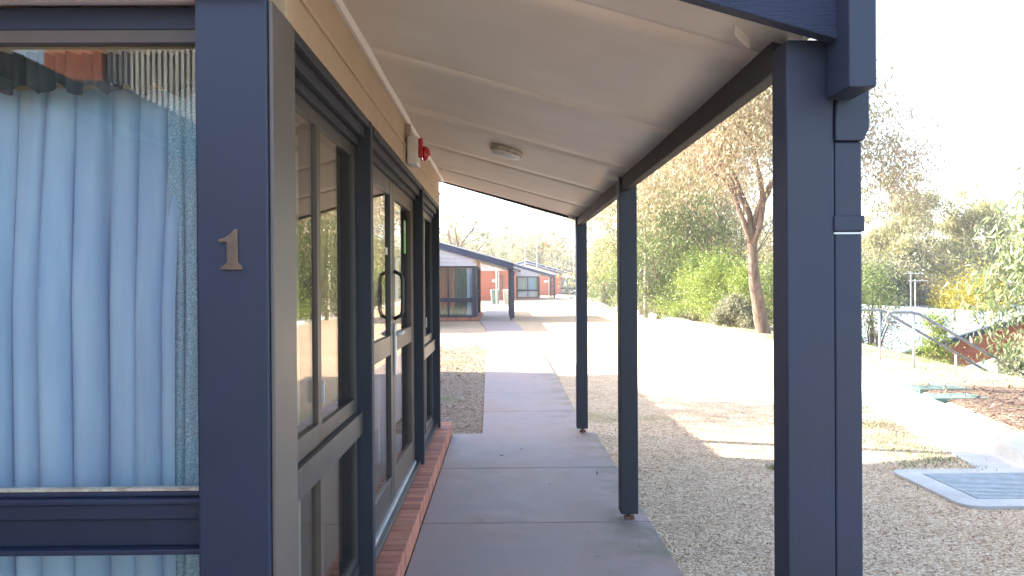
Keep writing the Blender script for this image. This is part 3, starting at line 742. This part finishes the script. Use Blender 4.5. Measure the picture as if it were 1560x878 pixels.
# ------------------------------------------------------------------ lower buildings down the slope
def low_building(x, y, w, d, zb, hw, lab, rot=0, slope=.28):
    t = empty('low_building', (0, 0, 0), lab, 'building', 'lower buildings down the slope')
    MB().box(-w / 2, w / 2, -d / 2, d / 2, 0, hw).build('brick_wall', 'brickwork', t)
    e = .6; zr = hw + (d / 2 + e) * slope
    MB().prism([(-d / 2 - e, hw - e * 0), (0, zr), (d / 2 + e, hw), (d / 2 + e, hw + .08), (0, zr + .08), (-d / 2 - e, hw + .08)], 'x', -w / 2 - .5, w / 2 + .5).build('roof', 'pale_roof', t, fixn=True)
    MB().prism([(-d / 2, hw + .001), (d / 2, hw + .001), (0, hw + d / 2 * slope)], 'x', -w / 2, w / 2).build('gable', 'brickwork', t, fixn=True)
    for s in (-1, 1):
        MB().prism([(-d / 2 - e, hw - .16), (0, zr - .16), (d / 2 + e, hw - .16), (d / 2 + e, hw + .02), (0, zr + .02), (-d / 2 - e, hw + .02)], 'x', s * (w / 2 + .5) + (0.002 if s > 0 else -.042), s * (w / 2 + .5) + (.042 if s > 0 else -.002)).build('barge_board', 'blue_timber', t, fixn=True)
    for k in range(4):
        xx = -w / 2 + 1.2 + k * (w - 2.6) / 3.3
        f_ = MB().box(xx, xx + 1.3, -d / 2 - .06, -d / 2 - .002, .9, 2.1).build('window', 'white_plastic', t)
        MB().box(xx + .08, xx + 1.22, -d / 2 - .07, -d / 2 - .061, .98, 2.02).build('pane', 'window_glass', f_)
    t.location = (x, y, zb); t.rotation_euler = (0, 0, rot); return t
low_building(18.0, 35.5, 14, 8.8, -4.1, 2.85, 'brick building with big pale roof directly below the steps and handrails', R(90), .30)
low_building(16.2, 20.6, 5, 6, -4.0, 2.7, 'low brick building at right edge, mostly hidden by the leafy sapling', R(88))
low_building(33, 58, 18, 8, -4.8, 3.2, 'wider pale roofed building behind the one below the steps', R(8))

# antenna masts
def mast(x, y, zb, h, lab):
    t = empty('antenna_mast', (x, y, zb), lab, 'antenna', 'antenna masts')
    MB().tube([(x, y, zb), (x, y, zb + h)], .04, 8).build('pole', 'galvanised', t)
    b = MB().tube([(x - .5, y, zb + h - .1), (x + .9, y, zb + h - .1)], .022, 6)
    for k in range(6): b.tube([(x - .4 + k * .22, y - .25, zb + h - .1), (x - .4 + k * .22, y + .25, zb + h - .1)], .012, 5)
    b.build('aerial', 'galvanised', t)
mast(3.5, 84, 3, 3.9, 'thin antenna mast above the roof of the third unit')
mast(2.6, 96, 3, 5.2, 'taller thin antenna mast rising behind the third unit roof')
mast(9.7, 112, 3, 5.4, 'antenna mast above the farthest unit beside the porch post')
mast(27.0, 54, -1.6, 3.7, 'antenna mast on the pale roof below the big gum tree')
mast(27.8, 55, -1.6, 3.2, 'shorter antenna mast on the pale roof below the big gum tree')

# ------------------------------------------------------------------ plants
def leaf_mesh(name, C_, Ls, W, rng, droop=.6, mat=None):
    """C_ centres (n,3); narrow diamond leaves"""
    n = len(C_)
    d = rng.normal(size=(n, 3)); d[:, 2] -= droop * 1.6; d /= np.linalg.norm(d, axis=1)[:, None]
    r_ = rng.normal(size=(n, 3)); w = np.cross(d, r_); w /= np.linalg.norm(w, axis=1)[:, None]
    l = Ls * rng.uniform(.65, 1.35, size=(n, 1)); ww = W * rng.uniform(.7, 1.3, size=(n, 1))
    nrm = np.cross(d, w)
    v = np.empty((n, 4, 3)); v[:, 0] = C_ - d * l / 2; v[:, 2] = C_ + d * l / 2 + nrm * l * .12
    v[:, 1] = C_ + w * ww / 2 - d * l * .08; v[:, 3] = C_ - w * ww / 2 - d * l * .08
    me = bpy.data.meshes.new(name)
    me.vertices.add(n * 4); me.vertices.foreach_set('co', v.reshape(-1).astype(np.float32))
    me.loops.add(n * 4); me.loops.foreach_set('vertex_index', np.arange(n * 4, dtype=np.int32))
    me.polygons.add(n); me.polygons.foreach_set('loop_start', np.arange(0, n * 4, 4, dtype=np.int32))
    me.polygons.foreach_set('loop_total', np.full(n, 4, dtype=np.int32))
    me.update(calc_edges=True); me.validate()
    me.materials.append(MATS[mat]); return me
def gum(label, x, y, h, r0, fork, spread, nleaf, ll, lw, mat, barkm='gum_bark', seed=1, lean=(0, 0), kind='gum_tree', group=None, cat='tree', cl_r=.5, nb=(4, 4, 4), trunks=1, droop=.6, low=.35, cl_flat=.6, cluster=60, hang=.35):
    rng = np.random.default_rng(seed); rd = random.Random(seed)
    zb = gz(x, y) - .1
    t = empty(kind, (x, y, zb), label, cat, group)
    b = MB(); tips = []
    def branch(p, d, ln, r, lev):
        n = 6; pts = [p]; rs = [r]; q = Vector(p); dd = Vector(d).normalized()
        for i in range(n):
            k = .16 if lev else .07
            dd = (dd + Vector((rd.gauss(0, k), rd.gauss(0, k), rd.gauss(0, k * .6) + (.05 if lev < 2 else -.02)))).normalized()
            q = q + dd * ln / n; pts.append(q.copy()); rs.append(r * (1 - (.45 if lev == 0 else .6) * (i + 1) / n))
        if r > .006: b.tube(pts, rs, 9 if lev == 0 else (6 if lev == 1 else 4), cap=False)
        if lev >= 2:
            for i in range(2, n + 1): tips.append((pts[i], 1 if i < n else 1.6))
        if lev < len(nb):
            m = nb[lev]
            for k in range(m):
                f = 1 if k == 0 else rd.uniform(low, 1)
                i = max(1, min(n, int(round(f * n)))); a0 = rd.uniform(0, 2 * math.pi) if lev else (2 * math.pi * k / m + rd.uniform(-.5, .5))
                if lev == 0 and f < .55: i = max(i, int(.6 * n))
                ang_ = rd.uniform(.35, .95) * (spread if lev == 0 else 1)
                u_ = dd.orthogonal().normalized(); v_ = dd.cross(u_)
                nd = dd * math.cos(ang_) + (u_ * math.cos(a0) + v_ * math.sin(a0)) * math.sin(ang_)
                branch(pts[i], nd, ln0 * (.62, .42, .26)[min(lev, 2)] * rd.uniform(.75, 1.2), rs[i] * rd.uniform(.5, .72), lev + 1)
    ln0 = h - fork
    for k in range(trunks):
        a = 2 * math.pi * k / max(trunks, 1)
        off = Vector((math.cos(a), math.sin(a), 0)) * (.35 if trunks > 1 else 0)
        branch(Vector((x, y, zb)) + off * .4, Vector((lean[0], lean[1], 1)) + off * 1.0, fork, r0, 0)
    b.build('trunk', barkm, t, smooth=True)
    w = np.array([q[1] for q in tips]); w /= w.sum(); P = np.array([tuple(q[0]) for q in tips])
    # clumps: leaves gather round a limited number of clump centres
    nc = max(10, nleaf // cluster); ci = rng.choice(len(P), nc, p=w); CC = P[ci] + rng.normal(size=(nc, 3)) * cl_r * .5
    li = rng.integers(0, nc, nleaf); rad = cl_r * rng.uniform(.5, 1.2, size=nc)[li]
    o_ = rng.normal(size=(nleaf, 3)) * .42; o_[:, 2] *= cl_flat * 1.0
    Cn = CC[li] + o_ * rad[:, None]
    Cn[:, 2] -= rng.random(nleaf) ** 1.5 * cl_r * hang
    zlo = zb + .1; Cn = Cn[Cn[:, 2] > zlo]
    me = leaf_mesh('crown', Cn - np.array([x, y, zb]), ll, lw, rng, droop, mat)
    o = bpy.data.objects.new('crown', me); COL.objects.link(o); o.parent = t
    return t
def shrub(label, x, y, h, w, nleaf, ll, lw, mat, seed=1, group=None, kind='shrub', cat='shrub', droop=.2, d=None, clump=.35):
    rng = np.random.default_rng(seed); rd = random.Random(seed)
    zb = gz(x, y) - .05; d = d or w
    t = empty(kind, (x, y, zb), label, cat, group)
    b = MB()
    nc = 46; CC = []
    for k in range(nc):
        a = rd.uniform(0, 2 * math.pi); rr_ = math.sqrt(rd.random()); hh = rd.uniform(.12, 1) ** .8
        lim = (1 - .72 * hh ** 1.8)
        CC.append((x + math.cos(a) * rr_ * w / 2 * lim, y + math.sin(a) * rr_ * d / 2 * lim, zb + h * hh * (1 - .15 * rr_)))
    for k in range(12):
        c = Vector(CC[k * 3]); p0 = Vector((x + rd.gauss(0, .08), y + rd.gauss(0, .08), zb)); m_ = (p0 + c) / 2 + Vector((rd.gauss(0, .1), rd.gauss(0, .1), .1))
        b.tube([p0, m_, c], [.022 * h / 2, .015 * h / 2, .005], 5, cap=False)
    b.build('stems', 'gum_bark', t, smooth=True)
    CC = np.array(CC); li = rng.integers(0, nc, nleaf); rad = clump * h * rng.uniform(.25, .75, nc)[li]
    Cn = CC[li] + rng.normal(size=(nleaf, 3)) * .5 * rad[:, None]
    Cn = Cn[Cn[:, 2] > zb + .03]
    me = leaf_mesh('foliage', Cn - np.array([x, y, zb]), ll, lw, rng, droop, mat)
    o = bpy.data.objects.new('foliage', me); COL.objects.link(o); o.parent = t
    return t

def wx(px, Y): return (px - 766) * Y / 1250      # column of the photograph -> metres right of the path axis at distance Y

# the big gum by the kerb
gum('big gum tree with bare brown trunk and thin pinkish crown beside the kerb', wx(1166, 22), 22, 8.0, .20, 3.0, .58, 48000, .14, .032, 'leaf_pinkish', seed=19, lean=(-.20, 0), cl_r=.75, nb=(7, 7, 5), cluster=70, low=.75, hang=1.9, droop=.9)
GT = 'trees on the bank beyond the kerb'
gum('slender pale trunked gum between the two far porch posts', wx(984, 34), 34, 10, .12, 4.2, .8, 22000, .17, .038, 'leaf_pinkish', 'pale_bark', seed=21, cl_r=.9, hang=1.2, group=GT, cluster=40)
gum('bushy green gum with reddish tips behind the shrubs', wx(1030, 33), 33, 5.6, .12, 1.0, 1.0, 20000, .15, .04, 'leaf_green', seed=23, cl_r=.95, group=GT, nb=(6, 5, 4), low=.15)
gum('reddish leaved gum rising behind the bushy green gum', wx(1062, 38), 38, 10.5, .13, 3.6, .9, 26000, .18, .045, 'leaf_pinkish', seed=24, cl_r=1.0, hang=1.2, group=GT)
gum('thin many stemmed gum left of the big gum trunk', wx(1118, 31), 31, 8.0, .08, 2.6, .8, 6000, .16, .035, 'leaf_olive', seed=25, cl_r=.7, group=GT, trunks=3)
gum('broad dark green gum just right of the farthest porch post', wx(985, 60), 60, 5.6, .16, 1.0, .9, 16000, .22, .07, 'leaf_green', seed=27, cl_r=1.2, group=GT, nb=(6, 5, 4), low=.1)
gum('tall thin crowned gum above the dark green one', wx(1010, 75), 75, 9, .2, 4, .8, 12000, .3, .08, 'leaf_olive', seed=28, cl_r=1.3, group=GT)
gum('pale gum seen behind the big gum trunk at right', wx(1215, 45), 45, 11, .18, 4, 1.0, 14000, .24, .06, 'leaf_olive', seed=29, cl_r=1.2, group=GT)
gum('grey green gum between the big gum and the bushy green gum', wx(1100, 52), 52, 9.5, .16, 3.5, 1.0, 14000, .26, .07, 'leaf_grey', seed=31, cl_r=1.2, group=GT)
gum('tall leafy gum behind the slender pale trunk', wx(1000, 55), 55, 12, .2, 4, 1.0, 16000, .27, .07, 'leaf_olive', seed=33, cl_r=1.3, group=GT)
GS = 'shrubs along the kerb'
shr = [(1062, 29, 2.3, 2.8, 'leaf_bright', 'lime green shrub at the left end of the kerbside row'),
       (1098, 27.5, 2.4, 2.8, 'leaf_bright', 'lime green shrub in the middle of the kerbside row'),
       (1138, 26, 2.0, 2.2, 'leaf_bright', 'lime green shrub just left of the big gum trunk'),
       (1196, 25, 2.2, 2.4, 'leaf_green', 'green shrub just right of the big gum trunk'),
       (1006, 33, 1.9, 2.2, 'leaf_grey', 'grey green shrub under the slender pale gum'),
       (1120, 25.2, 1.0, 1.5, 'leaf_grey', 'small silvery shrub in front of the lime green shrubs'),
       (978, 38, 2.2, 2.6, 'leaf_grey', 'silvery shrub right beside the second porch post'),
       (924, 55, 4.6, 2.2, 'leaf_green', 'tall green shrub beside the farthest porch post'),
       (944, 52, 3.9, 2.2, 'leaf_bright', 'yellow green shrub between the two far porch posts'),
       (930, 49, 1.6, 1.8, 'leaf_grey', 'low grey shrub at the foot of the yellow green shrub'),
       (960, 44, 3.2, 3.0, 'leaf_green', 'green shrub behind the second porch post')]
for i, (px, Y_, h, w, m_, lab) in enumerate(shr):
    shrub(lab, wx(px, Y_), Y_, h, w, 11000, .085 * (Y_ / 28) ** .7, .03 * (Y_ / 28) ** .7, m_, seed=40 + i, group=GS)

# right-hand side
shrub('leafy gum sapling with long drooping leaves at the right edge', 10.5, 14.9, 4.9, 4.0, 13000, .19, .045, 'leaf_sapling', seed=51, droop=.9, d=3.0, clump=.22, kind='gum_sapling', cat='sapling')
shrub('grey leaved shrub in front of the handrail at the right edge', 8.7, 12.6, 1.1, 2.4, 4200, .10, .03, 'leaf_grey', seed=52, droop=.5)
shrub('pale shrub left of the handrails beside the downpipe', wx(1336, 24), 24, 3.4, 2.2, 4200, .10, .03, 'leaf_green', seed=53)
shrub('green shrub growing beside the steps behind the far handrail', wx(1428, 18.5), 18.5, 1.5, .8, 1800, .09, .028, 'leaf_bright', seed=54, droop=.6)
GR = 'gum trees in the valley on the right'
gum('tallest valley gum with flat topped crown, right of the downpipe', wx(1425, 62), 62, 15.5, .34, 6.4, .95, 24000, .28, .10, 'leaf_olive', 'pale_bark', seed=61, cl_r=1.15, group=GR, cluster=170, cl_flat=.7)
vt = [(1345, 70, 9.0, 'leaf_olive', 'yellowish valley gum just right of the downpipe'), (1372, 58, 7.6, 'leaf_grey', 'shorter grey valley gum left of the tallest one'),
      (1488, 66, 10.8, 'leaf_grey', 'grey valley gum right of the tallest one'), (1535, 74, 13.5, 'leaf_olive', 'olive valley gum rising behind the sapling'),
      (1575, 60, 13.0, 'leaf_olive', 'valley gum cut by the right edge of the picture'), (1462, 84, 11.0, 'leaf_pinkish', 'reddish valley gum behind and between the two tallest'),
      (1330, 95, 10.0, 'leaf_grey', 'distant grey valley gum close to the downpipe'), (1395, 92, 10, 'leaf_olive', 'distant olive valley gum behind the tallest one')]
for i, (px, Y_, h, m_, lab) in enumerate(vt):
    gum(lab, wx(px, Y_), Y_, h, .22, h * .36, 1.0, 15000, .30, .11, m_, 'pale_bark', seed=70 + i, cl_r=1.25, group=GR, cluster=110)
GW = 'yellow flowering wattles in the valley'
for i, (px, Y_, h, w, lab) in enumerate([(1492, 50, 6.9, 5.0, 'largest yellow wattle right of the pale roofs'), (1452, 56, 6.2, 3.4, 'yellow wattle left of the largest one'), (1370, 60, 6.2, 4.0, 'yellow wattle near the downpipe behind the pale roof'), (1538, 46, 3.6, 4, 'low yellow wattle half behind the sapling')]):
    shrub(lab, wx(px, Y_), Y_, h, w, 9000, .16, .07, 'leaf_wattle', seed=90 + i, group=GW, kind='wattle', cat='wattle')
shrub('grey bush between the valley wattles', wx(1420, 52), 52, 3.4, 4.6, 6000, .18, .06, 'leaf_grey', seed=97)
shrub('dark green bush beside the pale roofs near the downpipe', wx(1338, 46), 46, 4.6, 4.6, 8000, .16, .06, 'leaf_green', seed=98)

# gums left behind the unit (they throw the dappled shade) and behind the second unit
gum('gum tree behind the nearest unit throwing dappled shade on the gravel', -9.5, 13.2, 9.0, .2, 4.2, .9, 4200, .16, .05, 'leaf_olive', seed=101, cl_r=.7)
gum('bare forked gum above the roof of the second unit', wx(690, 70), 70, 9.6, .35, 4.6, .6, 900, .3, .1, 'leaf_grey', seed=102, cl_r=.8)
GF = 'gum trees behind the far units'
ft = [(745, 130), (780, 142), (812, 128), (846, 150), (872, 135), (905, 120), (955, 125), (1000, 130), (700, 118), (1045, 110), (1180, 100), (1240, 105), (1080, 85), (1150, 72)]
fl = ['pale crown left of the antenna above the second unit', 'dense olive crown above the third unit', 'grey crown behind the antenna masts', 'olive crown above the farthest unit', 'yellowish crown left of the far porch post', 'crown between the far porch posts, high behind shrubs', 'olive crown hidden partly by second post', 'grey crown behind the slender gum', 'small crown beside the bare forked gum', 'distant crown behind the reddish gum', 'far crown behind the big gum trunk', 'far crown behind the near post', 'mid distance crown left of the big gum', 'mid distance crown right behind the big gum']
protos = [gum('x', 0.01 * k, 0, 11, .25, 4.0, 1.2, 9000, .5, .2, ('leaf_olive', 'leaf_grey', 'leaf_olive')[k], 'pale_bark', seed=110 + k, cl_r=1.7, cluster=60) for k in range(3)]
for i, (px, Y_) in enumerate(ft):
    c = protos[i] if i < 3 else copy_tree(protos[i % 3])
    x = wx(px, Y_); c.location = (x, Y_, gz(x, Y_) - .3); sc = random.uniform(.58, .8)
    c.scale = (sc * 1.15, sc * 1.15, sc); c.rotation_euler = (0, 0, random.uniform(0, 6.28)); tag(c, 'distant gum: ' + fl[i], 'tree', GF)

# far wooded hillside: one mass
rng = np.random.default_rng(5); CC = []
for k in range(1500):
    a = rng.uniform(-.75, .95); d_ = 150 + 420 * rng.random() ** 1.2
    x, y = d_ * math.sin(a), d_ * math.cos(a)
    h = rng.uniform(6, 10); z = gz(x, y)
    m_ = 150; q = rng.normal(size=(m_, 3)) * np.array([h * .25, h * .25, h * .17]); q += rng.normal(size=(8, 3))[rng.integers(0, 8, m_)] * h * .16
    q += np.array([x, y, z + h * .68]); CC.append(q)
CC = np.concatenate(CC)
me = leaf_mesh('far_woodland', CC, 1.25, .9, rng, 0, 'leaf_olive')
o = bpy.data.objects.new('far_woodland', me); COL.objects.link(o); tag(o, 'distant wooded hillside of pale olive gum crowns', 'woodland', kind='stuff')

# ------------------------------------------------------------------ litter, grass tufts (uncountable)
rng = np.random.default_rng(11)
def scatter(name, pts, L0, W0, mat, lab, cat, flat=.25, up=0.0):
    n = len(pts); d = rng.normal(size=(n, 3)); d[:, 2] *= flat; d[:, 2] += up; d /= np.linalg.norm(d, axis=1)[:, None]
    w = np.cross(d, np.array([0, 0, 1.0]) + rng.normal(size=(n, 3)) * .3); w /= np.linalg.norm(w, axis=1)[:, None]
    l = L0 * rng.uniform(.4, 1.6, size=(n, 1)); ww = W0 * rng.uniform(.6, 1.4, size=(n, 1))
    v = np.empty((n, 4, 3)); v[:, 0] = pts; v[:, 1] = pts + d * l * .5 + w * ww / 2; v[:, 2] = pts + d * l; v[:, 3] = pts + d * l * .5 - w * ww / 2
    v[:, :, 2] = np.maximum(v[:, :, 2], pts[:, None, 2] - .002)
    me = bpy.data.meshes.new(name); me.from_pydata(v.reshape(-1, 3).tolist(), [], np.arange(n * 4).reshape(n, 4).tolist()); me.materials.append(MATS[mat])
    o = bpy.data.objects.new(name, me); COL.objects.link(o); tag(o, lab, cat, kind='stuff')
def rnd_pts(n, x0, x1, y0, y1, dz=.006):
    x = rng.uniform(x0, x1, n); y = rng.uniform(y0, y1, n); return np.stack([x, y, ground_z(x, y) + dz], 1)
P = rnd_pts(130, 1.0, 3.9, 4.0, 8.5); scatter('fallen_twigs', P, .11, .007, 'leaf_litter', 'longer dark twigs lying on the shaded gravel near the drain', 'twigs')
P = rnd_pts(1500, .9, 4.0, 2.5, 16); scatter('twig_litter', P, .035, .006, 'leaf_litter', 'thin dark twigs and leaves scattered over the gravel', 'leaf litter')
P = rnd_pts(70, -.45, .85, 3.2, 15); P[:, 2] = .038; scatter('path_litter', P, .03, .010, 'leaf_litter', 'a few dry leaves blown onto the concrete path', 'leaf litter')
x = rng.uniform(-2.2, -.3, 6000); y = rng.uniform(7.9, 19, 6000); k = x < pl(y) - .01
P = np.stack([x, y, np.full_like(x, .02)], 1)[k]; scatter('leaf_litter', P, .05, .016, 'leaf_litter', 'dry leaves covering the bed left of the path', 'leaf litter')
y = rng.uniform(3, 11, 9000); x = kerbx(y) + rng.uniform(.25, 4.3, 9000); P = np.stack([x, y, ground_z(x, y) + .05], 1); scatter('bark_litter', P, .07, .018, 'leaf_litter', 'shredded bark mulch on the bank beside the kerb', 'mulch')
def tufts(cs, n, r_, dz=.0):
    out = []
    for (x, y) in cs: q = rng.normal(size=(n, 2)) * r_; out.append(np.stack([x + q[:, 0], y + q[:, 1], ground_z(x + q[:, 0], y + q[:, 1]) + dz], 1))
    return np.concatenate(out)
yy = rng.uniform(10.5, 40, 260); xx = kerbx(yy) + rng.uniform(.3, 5, 260) ** 1.0
P = tufts(list(zip(xx, yy)), 60, .28); scatter('grass', P, .07, .008, 'grass_blade', 'sparse short green grass over the dry bank', 'grass', .3, .9)
yy = rng.uniform(6.2, 9.5, 60); xx = kerbx(yy) - rng.uniform(.5, 1.1, 60)
P = np.concatenate([tufts(list(zip(xx, yy)), 60, .10), tufts([(2.12, 6.35)], 200, .035), tufts(list(zip(rng.uniform(-2, -.5, 30), rng.uniform(13, 18, 30))), 60, .15, .012)])
scatter('verge_grass', P, .035, .005, 'grass_blade', 'short moss and grass along the gravel edges', 'grass', .3, .9)
P = rnd_pts(26000, .88, 4.3, 3.9, 9.0, .0); x = P[:, 0]; y = P[:, 1]
scatter('loose_stones', P[x < kerbx(y) - .5], .010, .010, 'tan_gravel', 'loose pale gravel stones over the ground beside the path', 'gravel', .5, .3)

# ------------------------------------------------------------------ light, sky, camera
LX, LY = 1.65, -.52
to_sun = Vector((-LX, -LY, 1)).normalized()
elev = math.asin(to_sun.z); az = math.atan2(to_sun.x, to_sun.y)
sun = bpy.data.lights.new('sun', 'SUN'); sun.energy = 5.0; sun.angle = R(.5); sun.color = (1, .93, .82)
so_ = bpy.data.objects.new('sun', sun); COL.objects.link(so_); so_.rotation_euler = to_sun.to_track_quat('Z', 'Y').to_euler(); so_.location = (-30, 10, 30)
W = bpy.data.worlds.new('World'); S.world = W; W.use_nodes = True
nt = W.node_tree; nt.nodes.clear()
sky = nt.nodes.new('ShaderNodeTexSky'); sky.sky_type = 'NISHITA'; sky.sun_disc = False; sky.sun_elevation = elev; sky.sun_rotation = az
sky.dust_density = 2.5; sky.air_density = 1.0; sky.ozone_density = 1.2
bg = nt.nodes.new('ShaderNodeBackground'); bg.inputs[1].default_value = .14; ou = nt.nodes.new('ShaderNodeOutputWorld')
nt.links.new(sky.outputs[0], bg.inputs[0]); nt.links.new(bg.outputs[0], ou.inputs[0])

m, hn = newmat('haze_air')
pv = hn.nodes.new('ShaderNodeVolumePrincipled'); pv.inputs['Color'].default_value = (.95, .97, 1, 1); pv.inputs['Density'].default_value = HAZE; pv.inputs['Anisotropy'].default_value = .3
ho = hn.nodes.new('ShaderNodeOutputMaterial'); hn.links.new(pv.outputs[0], ho.inputs['Volume'])
if HAZE > 0: tag(MB().box(-750, 750, -80, 950, -12, 60).build('haze', 'haze_air'), kind='stuff')
cam = bpy.data.cameras.new('camera'); co = bpy.data.objects.new('camera', cam); COL.objects.link(co); S.camera = co
cam.lens = 36 * 1250 / 1560; cam.sensor_width = 36; cam.clip_start = .05; cam.clip_end = 3000
yaw = -math.atan(14 / 1250); pitch = -math.atan(6 / 1250); roll = -R(.35)
co.matrix_world = Matrix.Translation((0, 0, 1.45)) @ Matrix.Rotation(yaw, 4, 'Z') @ Matrix.Rotation(math.pi / 2 + pitch, 4, 'X') @ Matrix.Rotation(roll, 4, 'Z')
S.view_settings.view_transform = 'Standard'; S.view_settings.look = 'None'; S.view_settings.gamma = 1; S.view_settings.exposure = 2.72
S.render.engine = 'CYCLES'; S.cycles.transparent_max_bounces = 24; S.cycles.max_bounces = 8; S.cycles.diffuse_bounces = 4
S.render.resolution_x = 1024; S.render.resolution_y = 576
for o in bpy.data.objects:
    if '_o' in o: del o['_o']
